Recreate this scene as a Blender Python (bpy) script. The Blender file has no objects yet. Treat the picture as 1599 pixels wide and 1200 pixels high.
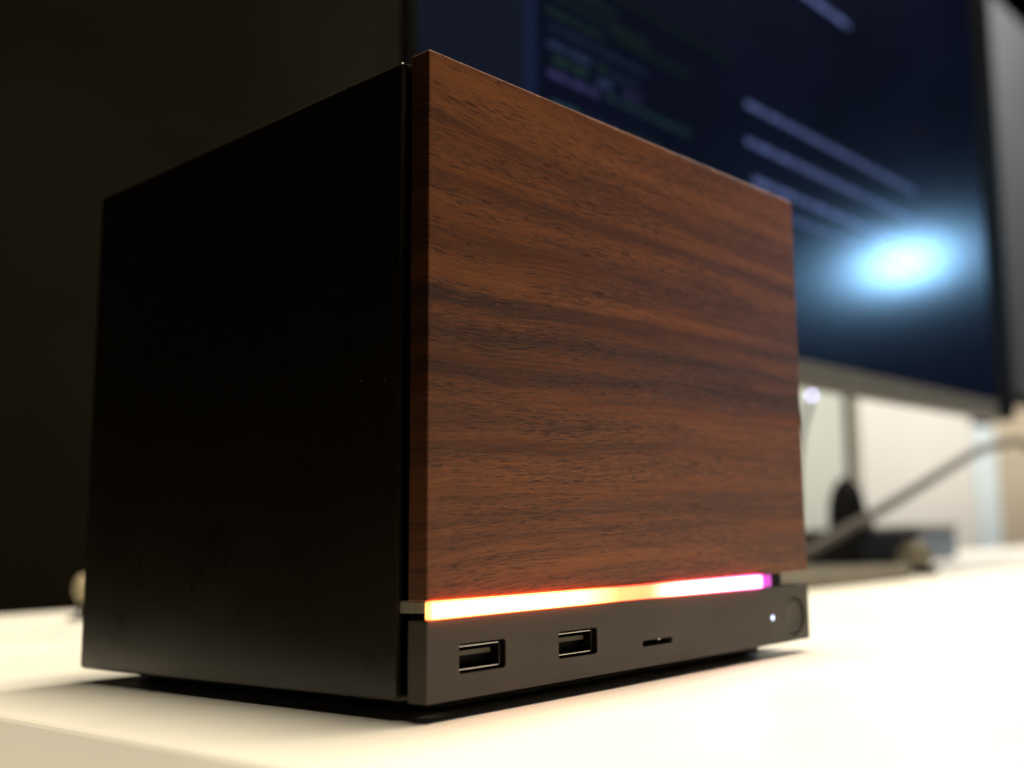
import bpy, bmesh, math, random
from mathutils import Matrix, Vector
random.seed(7)
S = bpy.context.scene
COL = S.collection
K = 0.001                                   # everything below is written in millimetres

# ---------------------------------------------------------------- camera
cam_d = bpy.data.cameras.new('camera'); cam = bpy.data.objects.new('camera', cam_d); COL.objects.link(cam)
R = Matrix(((0.604457800, -0.090988082, -0.791423993), (-0.796086103, -0.105935661, -0.595839368), (-0.029625743, 0.990201396, -0.136467984)))
cam.matrix_world = Matrix.Translation(Vector((-153.062, -190.965, 37.806)) * K) @ R.to_4x4()
cam_d.sensor_width = 36; cam_d.lens = 37.95
cam_d.shift_x = -0.184; cam_d.shift_y = 0.0046
cam_d.clip_start = 0.01; cam_d.clip_end = 60
cam_d.dof.use_dof = True; cam_d.dof.focus_distance = 0.262; cam_d.dof.aperture_fstop = 7.0
S.camera = cam

# ---------------------------------------------------------------- world, exposure
W = bpy.data.worlds.new('World'); S.world = W; W.use_nodes = True
W.node_tree.nodes['Background'].inputs[0].default_value = (1.0, 0.86, 0.66, 1)
W.node_tree.nodes['Background'].inputs[1].default_value = 0.0015
S.view_settings.view_transform = 'Standard'; S.view_settings.look = 'None'
S.view_settings.exposure = 0; S.view_settings.gamma = 1

# ---------------------------------------------------------------- lamps
def area(name, loc, target, sx, sy, power, color, spread=180):
    d = bpy.data.lights.new(name, 'AREA'); d.shape = 'RECTANGLE'; d.size = sx * K; d.size_y = sy * K
    d.energy = power; d.color = color; d.spread = math.radians(spread)
    o = bpy.data.objects.new(name, d); COL.objects.link(o)
    o.location = Vector(loc) * K
    o.rotation_euler = (Vector(target) - Vector(loc)).to_track_quat('-Z', 'Y').to_euler()
    return o
area('ceiling_light', (205, 20, 1500), (205, 20, 0), 480, 480, 47, (1.0, 0.86, 0.62))
area('cool_room_lamp', (1834, -371, 585), (656, 205, 261), 85, 75, 2.0, (0.30, 0.62, 1.0))
area('far_room_light', (2500, 250, 1900), (2400, 900, 300), 1200, 300, 70, (1.0, 0.94, 0.86))

# ---------------------------------------------------------------- helpers
def thing(name, label, cat, loc=(0, 0, 0), group=None):
    o = bpy.data.objects.new(name, None); COL.objects.link(o); o.location = Vector(loc) * K
    o.empty_display_size = 0.02; o['label'] = label; o['category'] = cat
    if group: o['group'] = group
    return o
def tag(o, label, cat, group=None):
    o['label'] = label; o['category'] = cat
    if group: o['group'] = group
    return o
def obj(name, bm, mat, parent=None, smooth=False):
    me = bpy.data.meshes.new(name)
    bmesh.ops.recalc_face_normals(bm, faces=bm.faces)
    bm.to_mesh(me); bm.free()
    me.materials.append(mat)
    if smooth:
        for p in me.polygons: p.use_smooth = True
    o = bpy.data.objects.new(name, me); COL.objects.link(o)
    if parent:
        o.parent = parent
        # meshes are written in world millimetres: move them into the parent's frame
        me.transform(Matrix.Translation(-parent.location) if parent.parent is None else Matrix.Identity(4))
    return o
def box(x0, x1, y0, y1, z0, z1, bev=0.0, seg=3, bm=None):
    own = bm is None
    b = bmesh.new()
    vs = [b.verts.new((x * K, y * K, z * K)) for x in (x0, x1) for y in (y0, y1) for z in (z0, z1)]
    for f in ((0, 1, 3, 2), (4, 6, 7, 5), (0, 4, 5, 1), (2, 3, 7, 6), (0, 2, 6, 4), (1, 5, 7, 3)):
        b.faces.new([vs[i] for i in f])
    bmesh.ops.recalc_face_normals(b, faces=b.faces)
    if bev: bmesh.ops.bevel(b, geom=list(b.edges), offset=bev * K, segments=seg, profile=0.5, affect='EDGES')
    if own: return b
    me = bpy.data.meshes.new('t'); b.to_mesh(me); b.free(); bm.from_mesh(me); bpy.data.meshes.remove(me)
    return bm
def prism(outline, axis, a, b_, bm=None):
    """outline of (u, v) mm extruded along an axis; axis 'y': (x, z), axis 'x': (y, z)"""
    bm = bm or bmesh.new()
    def P(u, v, w):
        return {'y': (u * K, w * K, v * K), 'x': (w * K, u * K, v * K), 'z': (u * K, v * K, w * K)}[axis]
    A = [bm.verts.new(P(u, v, a)) for u, v in outline]; B = [bm.verts.new(P(u, v, b_)) for u, v in outline]
    n = len(outline)
    bm.faces.new(A); bm.faces.new(B[::-1])
    for i in range(n): bm.faces.new((A[i], A[(i + 1) % n], B[(i + 1) % n], B[i]))
    return bm
def rrect(x0, x1, z0, z1, r, n=5):
    out = []
    for cx, cz, a0 in ((x1 - r, z1 - r, 0), (x0 + r, z1 - r, 90), (x0 + r, z0 + r, 180), (x1 - r, z0 + r, 270)):
        for i in range(n + 1):
            a = math.radians(a0 + 90 * i / n); out.append((cx + r * math.cos(a), cz + r * math.sin(a)))
    return out
def ring_prism(outer, inner, axis, a, b_):
    bm = bmesh.new()
    def P(u, v, w): return {'y': (u * K, w * K, v * K), 'x': (w * K, u * K, v * K)}[axis]
    n = len(outer)
    L = [[bm.verts.new(P(u, v, w)) for u, v in o] for o, w in ((outer, a), (inner, a), (inner, b_), (outer, b_))]
    for k in range(4):
        p, q = L[k], L[(k + 1) % 4]
        for i in range(n): bm.faces.new((p[i], p[(i + 1) % n], q[(i + 1) % n], q[i]))
    return bm
def circle(cx, cz, r, n=48): return [(cx + r * math.cos(2 * math.pi * i / n), cz + r * math.sin(2 * math.pi * i / n)) for i in range(n)]
def lathe(profile, center, axis='z', n=40, bm=None):
    """profile of (radius, height) mm"""
    bm = bm or bmesh.new(); rings = []
    cx, cy, cz = center
    for r, h in profile:
        if r < 1e-6:
            rings.append([bm.verts.new((cx * K, cy * K, (cz + h) * K) if axis == 'z' else (cx * K, (cy + h) * K, cz * K))])
        else:
            ring = []
            for i in range(n):
                a = 2 * math.pi * i / n; u, v = r * math.cos(a), r * math.sin(a)
                ring.append(bm.verts.new(((cx + u) * K, (cy + v) * K, (cz + h) * K) if axis == 'z' else ((cx + u) * K, (cy + h) * K, (cz + v) * K)))
            rings.append(ring)
    for p, q in zip(rings, rings[1:]):
        for i in range(n):
            j = (i + 1) % n
            if len(p) == 1 and len(q) == 1: continue
            if len(p) == 1: bm.faces.new((p[0], q[i], q[j]))
            elif len(q) == 1: bm.faces.new((p[i], q[0], p[j]))
            else: bm.faces.new((p[i], q[i], q[j], p[j]))
    if len(rings[0]) > 1: bm.faces.new(rings[0])
    if len(rings[-1]) > 1: bm.faces.new(rings[-1])
    return bm
def tube(points, r, n=14, sub=8):
    pts = [Vector(p) for p in points]; path = []
    for i in range(len(pts) - 1):
        p0, p1, p2, p3 = pts[max(i - 1, 0)], pts[i], pts[i + 1], pts[min(i + 2, len(pts) - 1)]
        for k in range(sub):
            t = k / sub
            path.append(0.5 * ((2 * p1) + (p2 - p0) * t + (2 * p0 - 5 * p1 + 4 * p2 - p3) * t * t + (3 * p1 - p0 - 3 * p2 + p3) * t ** 3))
    path.append(pts[-1]); bm = bmesh.new(); rings = []
    for i, p in enumerate(path):
        d = (path[min(i + 1, len(path) - 1)] - path[max(i - 1, 0)]).normalized()
        s = d.cross(Vector((0, 0, 1))); s = s.normalized() if s.length > 1e-3 else Vector((1, 0, 0)); u = s.cross(d)
        rings.append([bm.verts.new((p + r * (math.cos(2 * math.pi * k / n) * s + math.sin(2 * math.pi * k / n) * u)) * K) for k in range(n)])
    for p, q in zip(rings, rings[1:]):
        for i in range(n): bm.faces.new((p[i], p[(i + 1) % n], q[(i + 1) % n], q[i]))
    bm.faces.new(rings[0]); bm.faces.new(rings[-1][::-1])
    return bm
def apply_mods(o):
    dg = bpy.context.evaluated_depsgraph_get()
    me = bpy.data.meshes.new_from_object(o.evaluated_get(dg))
    o.modifiers.clear(); old = o.data; o.data = me; bpy.data.meshes.remove(old)
def cut(o, cutters):
    tmp = []
    for bm in cutters:
        me = bpy.data.meshes.new('c'); bmesh.ops.recalc_face_normals(bm, faces=bm.faces); bm.to_mesh(me); bm.free()
        c = bpy.data.objects.new('c', me); COL.objects.link(c); tmp.append(c)
        m = o.modifiers.new('b', 'BOOLEAN'); m.operation = 'DIFFERENCE'; m.object = c; m.solver = 'EXACT'
    bpy.context.view_layer.update(); apply_mods(o)
    for c in tmp:
        me = c.data; bpy.data.objects.remove(c); bpy.data.meshes.remove(me)

# ---------------------------------------------------------------- materials
class NT:
    def __init__(s, name):
        s.m = bpy.data.materials.new(name); s.m.use_nodes = True; s.t = s.m.node_tree
        s.b = s.t.nodes['Principled BSDF']
    def n(s, typ, **kw):
        nd = s.t.nodes.new(typ)
        for k, v in kw.items(): setattr(nd, k, v)
        return nd
    def l(s, a, b): s.t.links.new(a, b)
    def math(s, op, a, b=None, c=None, clamp=False):
        nd = s.n('ShaderNodeMath', operation=op); nd.use_clamp = clamp
        for i, v in enumerate((a, b, c)):
            if v is None: continue
            if isinstance(v, (int, float)): nd.inputs[i].default_value = v
            else: s.l(v, nd.inputs[i])
        return nd.outputs[0]
    def coords(s, off=(0, 0, 0)):   # object coordinates in mm, counted from the thing's corner
        tc = s.n('ShaderNodeTexCoord'); vm = s.n('ShaderNodeVectorMath', operation='SCALE'); vm.inputs['Scale'].default_value = 1 / K
        s.l(tc.outputs['Object'], vm.inputs[0]); ad = s.n('ShaderNodeVectorMath', operation='ADD'); ad.inputs[1].default_value = off
        s.l(vm.outputs[0], ad.inputs[0]); sp = s.n('ShaderNodeSeparateXYZ'); s.l(ad.outputs[0], sp.inputs[0])
        return ad.outputs[0], sp.outputs
    def noise(s, vec, scale=1.0, detail=2.0, rough=0.5, dist=0.0):
        nd = s.n('ShaderNodeTexNoise'); nd.inputs['Scale'].default_value = scale; nd.inputs['Detail'].default_value = detail
        nd.inputs['Roughness'].default_value = rough; nd.inputs['Distortion'].default_value = dist
        s.l(vec, nd.inputs['Vector']); return nd.outputs['Fac']
    def comb(s, x, y, z):
        nd = s.n('ShaderNodeCombineXYZ')
        for i, v in enumerate((x, y, z)):
            if isinstance(v, (int, float)): nd.inputs[i].default_value = v
            else: s.l(v, nd.inputs[i])
        return nd.outputs[0]
    def ramp(s, fac, stops, interp='LINEAR'):
        nd = s.n('ShaderNodeValToRGB'); cr = nd.color_ramp; cr.interpolation = interp
        while len(cr.elements) < len(stops): cr.elements.new(0.5)
        for e, (p, c) in zip(cr.elements, stops):
            e.position = p; e.color = (c, c, c, 1) if isinstance(c, (int, float)) else (*c, 1)
        s.l(fac, nd.inputs[0]); return nd.outputs[0]
    def mix(s, f, a, b, blend='MIX'):
        nd = s.n('ShaderNodeMix', data_type='RGBA', blend_type=blend)
        for sock, v in ((nd.inputs[0], f), (nd.inputs[6], a), (nd.inputs[7], b)):
            if isinstance(v, (int, float)): sock.default_value = v
            elif isinstance(v, tuple): sock.default_value = (*v, 1)
            else: s.l(v, sock)
        return nd.outputs[2]
    def bump(s, h, strength, dist):
        nd = s.n('ShaderNodeBump'); nd.inputs['Strength'].default_value = strength; nd.inputs['Distance'].default_value = dist * K
        s.l(h, nd.inputs['Height']); s.l(nd.outputs[0], s.b.inputs['Normal'])
def plain(name, color, rough, metal=0.0, var=0.12, scale=0.05, bump=0.0, bscale=3.0, spec=0.5):
    M = NT(name); v, _ = M.coords()
    n = M.noise(v, scale, 4)
    f = M.ramp(n, [(0.3, 1 - var), (0.7, 1 + var)])
    M.l(M.mix(1.0, color, f, 'MULTIPLY'), M.b.inputs['Base Color'])
    M.b.inputs['Roughness'].default_value = rough
    M.l(M.ramp(M.noise(v, scale * 2.3, 3), [(0.3, max(rough - 0.05, 0.02)), (0.7, rough + 0.05)]), M.b.inputs['Roughness'])
    M.b.inputs['Metallic'].default_value = metal; M.b.inputs['Specular IOR Level'].default_value = spec
    if bump: M.bump(M.noise(v, bscale, 2), bump, 0.05)
    return M.m
def glow(name, color, strength):
    M = NT(name); M.b.inputs['Base Color'].default_value = (0.01, 0.01, 0.01, 1); M.b.inputs['Roughness'].default_value = 0.4
    M.b.inputs['Emission Color'].default_value = (*color, 1); M.b.inputs['Emission Strength'].default_value = strength
    return M.m

def walnut():
    M = NT('walnut_veneer'); v, (x, y, z) = M.coords((78, 80, 0))
    low = M.noise(M.comb(M.math('MULTIPLY', x, 0.009), 3.1, M.math('MULTIPLY', z, 0.016)), 1, 1.5)
    warp = M.math('MULTIPLY', M.math('SUBTRACT', low, 0.5), 7)
    mid = M.noise(M.comb(M.math('MULTIPLY', x, 0.045), 9.7, M.math('MULTIPLY', z, 0.08)), 1, 2)
    warp2 = M.math('MULTIPLY', M.math('SUBTRACT', mid, 0.5), 1.0)
    # the figure lifts a little towards the left end, above and below the middle
    lift = M.math('MULTIPLY', M.math('SUBTRACT', z, 92), M.math('MULTIPLY', M.math('POWER', 2.718, M.math('MULTIPLY', x, -0.022)), -0.10))
    zz = M.math('ADD', z, M.math('ADD', M.math('ADD', warp, warp2), lift))
    # broad dark and light zones across the grain
    zn = M.math('DIVIDE', zz, 160.0)
    zones = M.ramp(zn, [(0.00, .42), (0.20, .34), (0.27, .58), (0.33, .36), (0.40, .55), (0.46, .42), (0.495, .78), (0.53, .60), (0.55, .82), (0.575, .42),
                        (0.600, .86), (0.612, .44), (0.65, .48), (0.68, .66), (0.70, .35), (0.735, .34), (0.755, .66), (0.775, .32), (0.83, .48), (0.86, .22), (0.95, .24)])
    bands = M.noise(M.comb(M.math('MULTIPLY', x, 0.0065), 1.7, M.math('MULTIPLY', zz, 0.30)), 1, 5, 0.62)
    fib = M.noise(M.comb(M.math('MULTIPLY', x, 0.060), 5.2, M.math('MULTIPLY', zz, 1.7)), 1, 5, 0.68)
    dark = M.math('ADD', M.math('MULTIPLY', M.math('SUBTRACT', zones, 0.10), 0.80), M.math('ADD', M.math('MULTIPLY', M.math('SUBTRACT', bands, 0.5), 0.95), M.math('MULTIPLY', M.math('SUBTRACT', fib, 0.5), 0.85)))
    col = M.ramp(dark, [(0.0, (0.245, 0.084, 0.025)), (0.24, (0.178, 0.057, 0.0175)), (0.44, (0.110, 0.035, 0.013)), (0.70, (0.048, 0.017, 0.009))])
    # short dark pores, crowded in some zones
    p1 = M.noise(M.comb(M.math('MULTIPLY', x, 0.20), 2.2, M.math('MULTIPLY', zz, 3.1)), 1, 2, 0.6)
    dens = M.noise(M.comb(M.math('MULTIPLY', x, 0.014), 7.9, M.math('MULTIPLY', zz, 0.13)), 1, 2)
    thr = M.math('SUBTRACT', 0.60, M.math('MULTIPLY', M.math('SUBTRACT', dens, 0.35), 0.40))
    pore = M.math('MULTIPLY', M.math('SUBTRACT', p1, thr), 11, clamp=True)
    p2 = M.noise(M.comb(M.math('MULTIPLY', x, 0.32), 4.4, M.math('MULTIPLY', zz, 5.0)), 1, 2, 0.6)
    pore2 = M.math('MULTIPLY', M.math('SUBTRACT', p2, M.math('SUBTRACT', thr, 0.02)), 8, clamp=True)
    allp = M.math('MAXIMUM', pore, M.math('MULTIPLY', pore2, 0.8))
    col = M.mix(M.math('MULTIPLY', allp, 0.72), col, (0.020, 0.006, 0.003))
    lp = M.noise(M.comb(M.math('MULTIPLY', x, 0.35), 12.4, M.math('MULTIPLY', zz, 5.0)), 1, 2)
    col = M.mix(M.math('MULTIPLY', M.math('SUBTRACT', lp, 0.60), 2.4, clamp=True), col, (0.27, 0.10, 0.036))
    M.l(col, M.b.inputs['Base Color']); M.b.inputs['Specular IOR Level'].default_value = 0.38
    M.l(M.ramp(fib, [(0.3, 0.40), (0.7, 0.52)]), M.b.inputs['Roughness'])
    h = M.math('ADD', M.math('MULTIPLY', fib, 0.35), M.math('MULTIPLY', allp, -1.0))
    M.bump(h, 0.35, 0.12)
    return M.m
MAT = dict(
    wood=walnut(),
    shell=plain('black_metal_shell', (0.020, 0.0150, 0.0080), 0.30, 0.0, 0.10, 0.02, 0.10, 2.2, 0.35),
    bezel=plain('dark_grey_plastic', (0.042, 0.034, 0.027), 0.48, 0.0, 0.06, 0.04, 0.12, 4.0),
    inner=plain('black_chassis', (0.003, 0.003, 0.003), 0.8, spec=0.05),
    socket=plain('socket_black', (0.004, 0.003, 0.003), 0.6, spec=0.15),
    steel=plain('port_steel', (0.62, 0.60, 0.57), 0.22, 1.0, 0.05),
    tongue=plain('port_tongue', (0.075, 0.066, 0.045), 0.5),
    lens=plain('grey_light_lens', (0.30, 0.27, 0.22), 0.3),
    rubber=plain('black_rubber', (0.012, 0.012, 0.012), 0.8),
    desk=plain('white_laminate', (0.80, 0.785, 0.74), 0.42, 0.0, 0.015, 0.01, 0.05, 1.5),
    plastic=plain('monitor_plastic', (0.004, 0.004, 0.004), 0.6, spec=0.03),
    grey=plain('silver_grey_plastic', (0.22, 0.21, 0.19), 0.5),
    housing=plain('brown_grey_plastic', (0.060, 0.050, 0.036), 0.5),
    chin=plain('dark_silver_plastic', (0.095, 0.09, 0.08), 0.55, spec=0.15),
    foot=plain('stand_grey', (0.16, 0.14, 0.10), 0.5),
    slate=plain('slate_paint', (0.040, 0.044, 0.050), 0.7, 0.0, 0.06, 0.004, spec=0.1),
    dust=plain('dust', (0.45, 0.43, 0.38), 0.9),
    bluegrey=plain('blue_grey_plastic', (0.16, 0.19, 0.23), 0.6),
    cable=plain('grey_cable', (0.075, 0.062, 0.042), 0.6, spec=0.2),
    blk=plain('matt_black', (0.005, 0.005, 0.006), 0.7, spec=0.12),
    wall=plain('dark_brown_wall', (0.0075, 0.0056, 0.0030), 0.9, 0.0, 0.35, 0.0015, 0.1, 0.2, 0.04),
    brass=plain('cream_metal', (0.30, 0.25, 0.15), 0.55),
    green=plain('pale_green_paint', (0.62, 0.66, 0.60), 0.5, 0.0, 0.05, 0.004),
    white=plain('white_paint', (0.82, 0.80, 0.76), 0.5, 0.0, 0.03, 0.004),
    blue=plain('pale_blue_paint', (0.76, 0.88, 0.94), 0.5, 0.0, 0.04, 0.004),
    beige=plain('beige_paint', (0.58, 0.50, 0.38), 0.5, 0.0, 0.06, 0.004),
    led=glow('status_white', (0.72, 0.80, 1.0), 3),
)

def bar_mat():
    M = NT('light_bar_diffuser'); v, (x, y, z) = M.coords((78, 80, 0))
    f = M.math('DIVIDE', x, 133.0)
    col = M.ramp(f, [(0.0, (1.0, .42, .085)), (0.22, (1.0, .42, .11)), (0.40, (1.0, .36, .075)), (0.46, (1.0, .24, .07)), (0.54, (1.0, .23, .07)), (0.60, (1.0, .34, .16)), (0.75, (1.0, .30, .30)), (0.90, (1.0, .25, .55)), (0.958, (1.0, .18, .62)), (0.966, (1.0, .025, .82)), (1.0, (1.0, .02, .85))])
    st = M.ramp(f, [(0.0, .05), (0.006, .9), (0.36, .80), (0.46, .23), (0.56, .20), (0.66, .85), (0.955, 0.95), (0.968, .062), (1.0, .05)])
    # LEDs behind the middle, edges dimmer; rims boosted and reddened to imitate lens bloom
    e = M.math('ABSOLUTE', M.math('DIVIDE', M.math('SUBTRACT', z, 23.8), 2.0))
    edge = M.ramp(e, [(0.0, 1.0), (0.80, 0.9), (0.92, 0.36), (0.94, 0.9), (1.0, 0.9)])
    col = M.mix(M.ramp(e, [(0.80, 0.0), (0.95, 1.0)]), col, M.mix(1.0, col, (1.0, 0.32, 0.40), 'MULTIPLY'))
    M.l(col, M.b.inputs['Emission Color']); M.b.inputs['Base Color'].default_value = (.1, .1, .1, 1)
    M.l(M.math('MULTIPLY', M.math('MULTIPLY', st, edge), 15), M.b.inputs['Emission Strength'])
    return M.m
def screen_mat():
    M = NT('lit_screen'); v, (x, y, z) = M.coords((515, 240, 0))
    # what the editor window shows: near-black navy, a slightly lighter side panel, faint title strip
    side = M.math('LESS_THAN', x, 226); 
    base = M.ramp(M.noise(v, 0.012, 2), [(0.3, (0.0012, 0.0024, 0.0085)), (0.7, (0.0020, 0.0036, 0.0125))])
    col = M.mix(side, base, (0.0050, 0.0075, 0.0165))
    mid = M.math('MULTIPLY', M.math('LESS_THAN', x, 236), M.math('GREATER_THAN', x, 226))
    col = M.mix(mid, col, (0.006, 0.011, 0.034))
    M.l(col, M.b.inputs['Emission Color']); M.b.inputs['Emission Strength'].default_value = 1.0
    M.b.inputs['Base Color'].default_value = (0.001, 0.001, 0.0012, 1); M.b.inputs['Roughness'].default_value = 0.195
    return M.m
MAT['bar'] = bar_mat(); MAT['screen'] = screen_mat()

# ================================================================ setting: the room behind
o = obj('back_wall', box(-2600, 7000, 1700, 1800, -760, 3000), MAT['wall']); o['kind'] = 'structure'
o = obj('floor', box(-2600, 7000, -2500, 1698, -760, -740), MAT['wall']); o['kind'] = 'structure'

# ================================================================ desk
t = thing('desk', 'white laminate desk with bright top and slanting left edge, under the computer', 'desk', (1000, 0, 0))
oz = [(-41.0, -0.35), (-40.7, 0), (3200, 0), (3200, -30), (-61, -30), (-61, -26)]
prof = [(3200, 0), (-38.6, 0), (-39.6, -0.15), (-40.5, -0.55), (-41.2, -1.2), (-54, -17), (-54, -34), (3200, -34)]
obj('desk_top', prism(prof, 'y', -700, 628), MAT['desk'], t)
for lx in (20, 3100):
    for ly in (-640, 560):
        obj('leg', box(lx, lx + 50, ly, ly + 50, -739, -34.5, 2), MAT['grey'], t)

# ================================================================ the computer
W_, D_, ZB, ZT = 156.4, 163.0, 4.0, 152.0
WZ, BZ, TH, G = 25.8, 21.8, 6.4, 10.3
pc = thing('desktop_computer', 'black cube-shaped computer with walnut wood front panel and glowing light strip', 'computer', (78, 80, 0))
# shell: a five-sided sleeve, open at the front
bm = ring_prism(rrect(0, W_, ZB, ZT, 0.9, 4), rrect(1.4, W_ - 1.4, ZB + 1.4, ZT - 1.4, 0.3, 4), 'y', G, D_ - 1.2)
sh = obj('shell', bm, MAT['shell'], pc)
md = sh.modifiers.new('bev', 'BEVEL'); md.width = 0.28 * K; md.segments = 3; md.limit_method = 'ANGLE'; md.angle_limit = math.radians(50)
bpy.context.view_layer.update(); apply_mods(sh)
obj('back_plate', prism(rrect(0.2, W_ - 0.2, ZB + 0.2, ZT - 0.2, 0.9, 4), 'y', D_ - 1.2, D_), MAT['shell'], pc)
obj('chassis', box(2.0, W_ - 2.0, G + 5, D_ - 1.4, ZB + 2, ZT - 2, 0.6), MAT['inner'], pc)
obj('panel_mount', box(12, W_ - 12, TH + 0.1, G + 4.9, WZ + 8, ZT - 6, 0.4), MAT['inner'], pc)
obj('bezel_mount', box(12, W_ - 12, TH + 0.1, G + 4.9, ZB + 3, BZ - 3, 0.4), MAT['inner'], pc)
obj('base', prism(rrect(11, W_ - 11, 11, D_ - 11, 5), 'z', 0.9, ZB - 0.02), MAT['rubber'], pc)
for fx in (18, W_ - 18):
    for fy in (20, D_ - 20):
        obj('foot', lathe([(0, 0), (6, 0), (6.6, 0.4), (6.6, 0.88), (0, 0.88)], (fx, fy, 0), 'z', 32), MAT['rubber'], pc)
# wood front
obj('wood_panel', box(0, W_, 0, TH, WZ, ZT, 0.40, 3), MAT['wood'], pc)
# bezel with its openings
bz = obj('front_bezel', box(0, W_, 0, TH, ZB, BZ, 0.32, 3), MAT['bezel'], pc)
off = -pc.location
def loc_bm(b):
    bmesh.ops.translate(b, verts=b.verts, vec=Vector((0, 0, 0))); return b
bz_world = bz.parent; 
BX, BZc, BR = 147.5, 11.9, 6.0
LX, LZ = 134.9, 12.2
U = [(9.0, 22.8, 9.5, 16.0), (40.15, 53.95, 9.5, 16.0)]
SD = (71.7, 84.3, 9.35, 10.95)
cutters = [prism(rrect(a, b, c, d, 0.7), 'y', -2, 5.6) for a, b, c, d in U]
cutters += [prism(rrect(*SD, 0.25), 'y', -2, 5.6), prism(circle(BX, BZc, BR), 'y', -2, 2.4), prism(circle(LX, LZ, 0.85, 28), 'y', -2, 2)]
bpy.context.view_layer.update()
cut(bz, cutters)
md = bz.modifiers.new('bev', 'BEVEL'); md.width = 0.10 * K; md.segments = 2; md.limit_method = 'ANGLE'; md.angle_limit = math.radians(60)
bpy.context.view_layer.update(); apply_mods(bz)
def child(o, parent):          # o was written in world mm: parent it without moving it
    bpy.context.view_layer.update()
    mw = o.matrix_world.copy(); o.parent = parent; o.matrix_parent_inverse = parent.matrix_world.inverted(); o.matrix_world = mw
    return o
def sub(name, bm, mat, parent, smooth=False):   # sub-part: same frame as its part
    o = obj(name, bm, mat, None, smooth); o.data.transform(Matrix.Translation(-pc.location)); o.parent = parent
    return o
for a, b, c, d in U:
    cx, cz = (a + b) / 2, (c + d) / 2
    cup = ring_prism(rrect(a + 0.01, b - 0.01, c + 0.01, d - 0.01, 0.69), rrect(a + 0.12, b - 0.12, c + 0.12, d - 0.12, 0.58), 'y', 0.30, 5.29)
    pt = obj('usb_port', prism(rrect(a + 0.01, b - 0.01, c + 0.01, d - 0.01, 0.65), 'y', 5.3, 5.59, cup), MAT['socket'], pc)
    w, h = 6.25, 2.6
    sub('port_shell', ring_prism(rrect(cx - w, cx + w, cz - h, cz + h, 0.55), rrect(cx - w + .30, cx + w - .30, cz - h + .30, cz + h - .30, 0.35), 'y', 1.56, 5.29), MAT['socket'], pt)
    sub('port_rim', ring_prism(rrect(cx - w, cx + w, cz - h, cz + h, 0.55), rrect(cx - w + .15, cx + w - .15, cz - h + .15, cz + h - .15, 0.42), 'y', 1.35, 1.55), MAT['steel'], pt)
    sub('port_tongue', box(cx - 5.4, cx + 5.1, 3.2, 5.29, cz + 0.30, cz + 1.45, 0.12, 2), MAT['tongue'], pt)
a, b, c, d = SD
pt = obj('card_slot', prism(rrect(a + .01, b - .01, c + .01, d - .01, .2), 'y', 5.3, 5.59), MAT['socket'], pc)
sub('slot_catch', box(78.8, 79.7, 0.5, 1.4, d - 0.45, d - 0.05, 0.08, 1), MAT['steel'], pt)
pb = obj('power_button', lathe([(BR - 0.45, 2.3), (BR - 0.45, 0.75), (BR - 0.57, 0.55), (BR - 0.8, 0.5), (BR * .6, .64), (BR * .3, .74), (0, .78)], (BX, 0, BZc), 'y', 64), MAT['bezel'], pc, True)
obj('status_light', lathe([(0.82, 1.9), (0.82, 0.22), (0.6, 0.1), (0, 0.05)], (LX, 0, LZ), 'y', 28), MAT['led'], pc, True)
# light bar, pushed proud of the wood so its rims spill a bloom-like glow
lb = bmesh.new()
pr = [(0.7, BZ + .04), (0.10, BZ + .04), (-0.95, BZ + .10), (-1.05, BZ + .25), (-1.05, WZ - .25), (-0.95, WZ - .10), (0.10, WZ - .04), (0.7, WZ - .04)]
obj('light_bar', prism(pr, 'x', 0.25, 133.0), MAT['bar'], pc)
obj('bar_light_blocker', box(5.6, 133, 0.75, 6.0, BZ + .06, WZ - .06), MAT['inner'], pc)  # black filler added behind the bar to stop its light leaking back
obj('leak_blocker', box(0.6, 5.5, 0.8, 6.0, BZ + .06, BZ + 1.4), MAT['inner'], pc)  # added black block below the lens, keeps orange light off the shell edge
obj('end_cap', box(133.05, 140.2, 0.2, 6.0, BZ + .05, WZ - .05, 0.3, 2), MAT['blk'], pc)
obj('side_lens', box(0.9, 5.5, 6.1, 12.5, BZ + 1.3, WZ - .02, 0.35, 3), MAT['lens'], pc)
obj('lens_arm', box(0.5, 5.5, 0.78, 6.05, BZ + 1.5, WZ - .05, 0.25, 2), MAT['lens'], pc)
# specks of dust on the shell, the wood and the bezel
rnd = random.Random(5); db = bmesh.new()
for i in range(70):
    q = rnd.uniform(0.03, 0.085) * (1.5 if i % 9 == 0 else 1)
    if i < 26: u, w = rnd.uniform(G + 2, 120), rnd.uniform(12, 150); c0 = (-q * .4, u, w)
    elif i < 46: u, w = rnd.uniform(2, 154), rnd.uniform(28, 150); c0 = (u, -q * .4, w)
    elif i < 62: u, w = rnd.uniform(2, 130), rnd.uniform(5, 20.5); c0 = (u, -q * .4, w)
    else: c0 = (0.2, rnd.uniform(G + 1, 60), 151.85)
    if any(a - 1 < c0[0] < b + 1 and c0[2] < 17 for a, b, _, _ in U) and 26 <= i < 62: continue
    mt = Matrix.Translation(Vector(c0) * K) @ Matrix.Rotation(rnd.uniform(0, 3), 4, 'Y') @ Matrix.Diagonal((q * K * rnd.uniform(.8, 2), q * K, q * K, 1))
    bmesh.ops.create_icosphere(db, subdivisions=1, radius=1, matrix=mt)
dust = obj('dust', db, MAT['dust'], pc); dust['kind'] = 'stuff'

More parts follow.
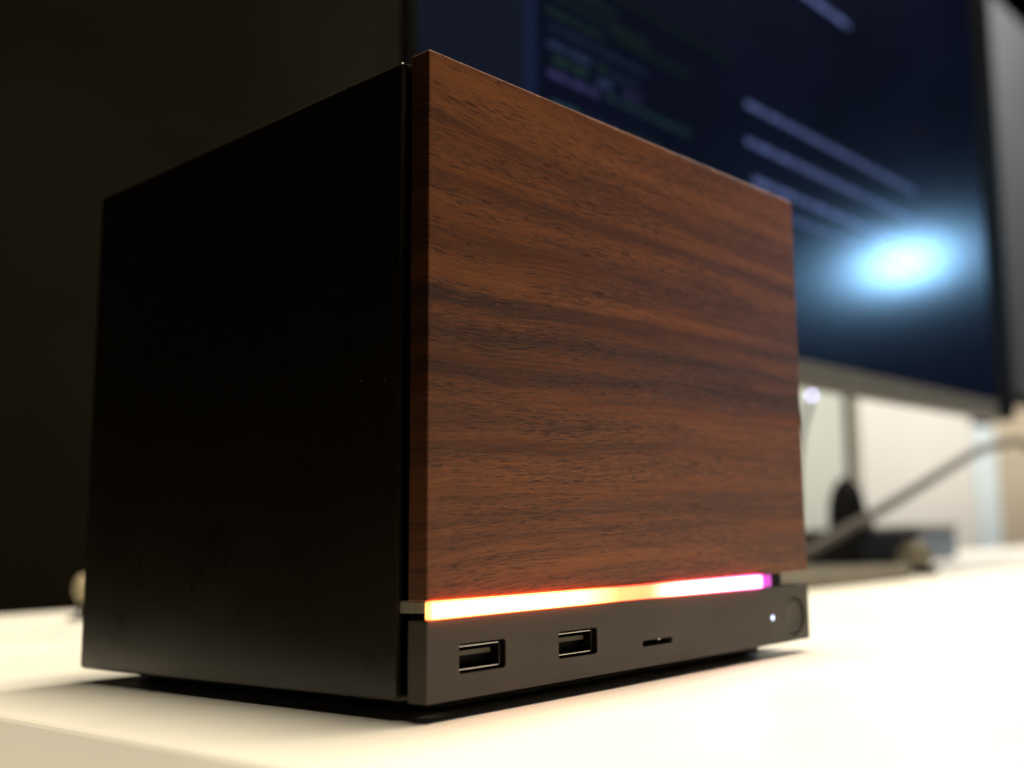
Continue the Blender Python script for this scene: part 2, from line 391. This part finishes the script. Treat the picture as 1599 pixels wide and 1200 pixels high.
# ================================================================ the monitor
mo = thing('monitor', 'large black monitor showing lines of code on a dark blue screen behind the computer', 'monitor', (515, 240, 0))
Y0 = 205
obj('housing', box(150, 892, Y0 + 4, Y0 + 21, 144, 604, 3, 3), MAT['housing'], mo)
obj('screen', box(157, 848, Y0, Y0 + 3.9, 160, 592), MAT['screen'], mo)
obj('bezel', box(150, 156.9, Y0 - 1.5, Y0 + 3.9, 144, 604, 0.8, 2), MAT['plastic'], mo)
obj('bezel', box(848.1, 892, Y0 - 1.5, Y0 + 3.9, 144, 604, 0.8, 2), MAT['plastic'], mo)
obj('bezel', box(157, 848, Y0 - 1.5, Y0 + 3.9, 592.1, 603.9, 0.8, 2), MAT['plastic'], mo)
obj('chin', box(157, 848, Y0 - 1.5, Y0 + 3.9, 144.1, 159.9, 0.8, 2), MAT['chin'], mo)
def textline(name, x0, x1, z, h, col, strength, gap=0.16, seed=0):
    rnd = random.Random(seed); bm = bmesh.new(); x = x0
    while x < x1:
        w = min(rnd.uniform(6, 26), x1 - x)
        box(x, x + w, Y0 - 0.35, Y0 - 0.02, z - h / 2, z + h / 2, bm=bm)
        x += w + h * gap * 4
    key = 'text_%.3f_%.3f_%.3f_%.2f' % (*col, strength)
    m = bpy.data.materials.get(key) or glow(key, col, strength * (0.60 if col == BL else 0.20)); m.name = key
    m.node_tree.nodes['Principled BSDF'].inputs['Roughness'].default_value = 0.195; m.node_tree.nodes['Principled BSDF'].inputs['Base Color'].default_value = (.001, .001, .001, 1)
    return obj(name, bm, m, mo)
BL = (0.30, 0.42, 1.0)
for i, (x0, x1, z, s) in enumerate([(434, 694, 332, .34), (433, 720, 305, .36), (440, 740, 279, .40), (446, 700, 262, .25), (450, 588, 446, .50)]):
    textline('code_line', x0, x1, z, 5.0, BL, s, seed=i)
cols = {'b': (0.25, 0.42, 1.0), 'g': (0.16, 0.46, 0.40), 'p': (0.32, 0.32, 1.0), 'c': (0.2, 0.55, 0.75)}
for i, (x0, x1, z, c, s) in enumerate([(243, 300, 345, 'g', .16), (250, 330, 336, 'g', .14), (243, 290, 326, 'g', .18), (246, 330, 317, 'b', .14), (244, 280, 307, 'b', .30), (283, 292, 307, 'g', .2), (294, 322, 306, 'b', .14),
        (248, 276, 299, 'g', .28), (284, 296, 298, 'b', .36), (306, 322, 298, 'p', .25), (244, 284, 290, 'p', .42), (290, 372, 291, 'c', .18), (246, 268, 273, 'c', .34), (272, 300, 272, 'b', .22), (304, 340, 273, 'g', .14),
        (250, 262, 262, 'c', .25), (300, 372, 330, 'g', .10), (300, 420, 356, 'g', .08)]):
    textline('code_line', x0, x1, z, 4.0, cols[c], s, seed=40 + i)
textline('code_line', 705, 712, 392, 5, (1, .12, .1), .10, seed=99)
obj('stand_neck', box(390, 450, Y0 + 21.1, Y0 + 60, 12.1, 320, 4, 2), MAT['grey'], mo)
obj('stand_foot', box(370, 640, Y0 - 4, Y0 + 140, 0.2, 12, 3, 3), MAT['foot'], mo)

# ================================================================ small things beyond, all far out of focus
c = obj('bent_cable', tube([(640, 330, 8), (700, 330, 24), (873, 330, 70), (1040, 330, 117), (1101, 330, 133), (1163, 330, 143), (1251, 330, 149), (1330, 335, 120), (1360, 340, 40), (1365, 345, 5)], 5.5), MAT['cable'], None, True)
tag(c, 'thick beige-grey cable rising in a diagonal from the desk below the monitor and bending over', 'cable')
k = thing('desk_speaker', 'small rounded black speaker standing on the desk under the monitor', 'speaker', (822, 360, 0))
obj('speaker_body', lathe([(0, 0.2), (16, 0.2), (19, 6), (20, 40), (19, 66), (15, 82), (8, 92), (0, 95)], (822, 360, 0), 'z', 32), MAT['blk'], k, True)
obj('speaker_ring', ring_prism(circle(822, 45, 12, 32), circle(822, 45, 10, 32), 'y', 337, 342), MAT['inner'], k)
k = thing('dock', 'flat black dock box lying on the desk below the diagonal cable', 'dock', (890, 382, 0))
obj('dock_body', box(818, 962, 345, 420, 3, 42, 8, 4), MAT['blk'], k)
obj('dock_foot', box(835, 945, 360, 405, 0.1, 3.0, 0.5, 1), MAT['rubber'], k)
k = thing('small_box', 'small blue-grey box on the desk right of the dock, far out of focus', 'box', (1150, 430, 0))
obj('box_body', box(1075, 1200, 410, 480, 0.2, 38, 5, 3), MAT['bluegrey'], k)
obj('lid', box(1073, 1202, 408, 482, 38.1, 46, 3, 3), MAT['grey'], k)
k = thing('drawer_knob', 'round beige knob on a dark base, on the desk right of the dock', 'knob', (735, 235, 0))
obj('knob_base', lathe([(0, 0.1), (15, 0.1), (16, 2), (14, 7), (0, 7)], (725, 235, 0), 'z', 28), MAT['blk'], k, True)
obj('knob_cap', lathe([(9, 7), (14, 9), (16, 16), (14, 24), (8, 29), (0, 30)], (715, 235, 0), 'z', 28), MAT['foot'], k, True)
k = thing('desk_lens_light', 'tiny lilac-white indicator lamp glowing below the monitor beside the wood panel', 'light', (790, 402, 0))
obj('lamp_stem', tube([(790, 402, 0.5), (800, 402, 120), (829, 402, 180)], 3.0), MAT['blk'], k, True)
obj('lamp_tip', lathe([(0, -2.2), (1.6, -1.6), (2.2, 0), (1.6, 1.6), (0, 2.2)], (829, 400, 184), 'z', 16), glow('lilac_lamp', (0.55, 0.52, 1.0), 11), k, True)
k = thing('cream_fitting', 'small cream rounded fitting at the far desk edge, left of the black computer', 'fitting', (142, 500, 0))
obj('fitting_cap', lathe([(0, 10), (2.0, 11.5), (4.0, 15), (4.6, 19), (3.8, 23), (2.0, 26), (0, 27)], (144.8, 500, 0), 'z', 24), MAT['brass'], k, True)
obj('fitting_base', lathe([(0, 0.1), (7, 0.1), (7, 2.2), (2, 3.5), (1.6, 10.2), (0, 10.2)], (144.8, 500, 0), 'z', 24), MAT['blk'], k, True)

def cabinet(name, label, x0, x1, z0, z1, mat, handle=True, y=900):
    k = thing(name, label, 'cabinet', ((x0 + x1) / 2, y, -740))
    obj('carcass', box(x0, x1, y + 22, y + 400, -739, z1 + 12, 2), MAT['wall'], k)
    obj('door', box(x0 + 4, x1 - 4, y, y + 20, z0, z1, 3), mat, k)
    if handle: obj('handle', box(x1 - 40, x1 - 28, y - 24, y - 2, z1 - 220, z1 - 60, 4), MAT['steel'], k)
    return k
cabinet('cabinet', 'pale green-grey cabinet seen under the monitor right beside the wood panel', 1380, 1788, -600, 330, MAT['green'], False)
cabinet('cabinet', 'white cabinet filling the gap under the monitor above the diagonal cable', 1845, 2430, -600, 420, MAT['white'], False)
cabinet('cabinet', 'narrow pale blue cabinet behind the bend of the cable', 2434, 2590, -600, 300, MAT['blue'], False)
cabinet('cabinet', 'tall slate-grey cabinet door at the right border, right of the monitor', 2762, 3700, 405, 1600, MAT['slate'], False)
cabinet('cabinet', 'low beige cabinet at the right border, behind the end of the cable', 2594, 3700, -600, 370, MAT['beige'], False)
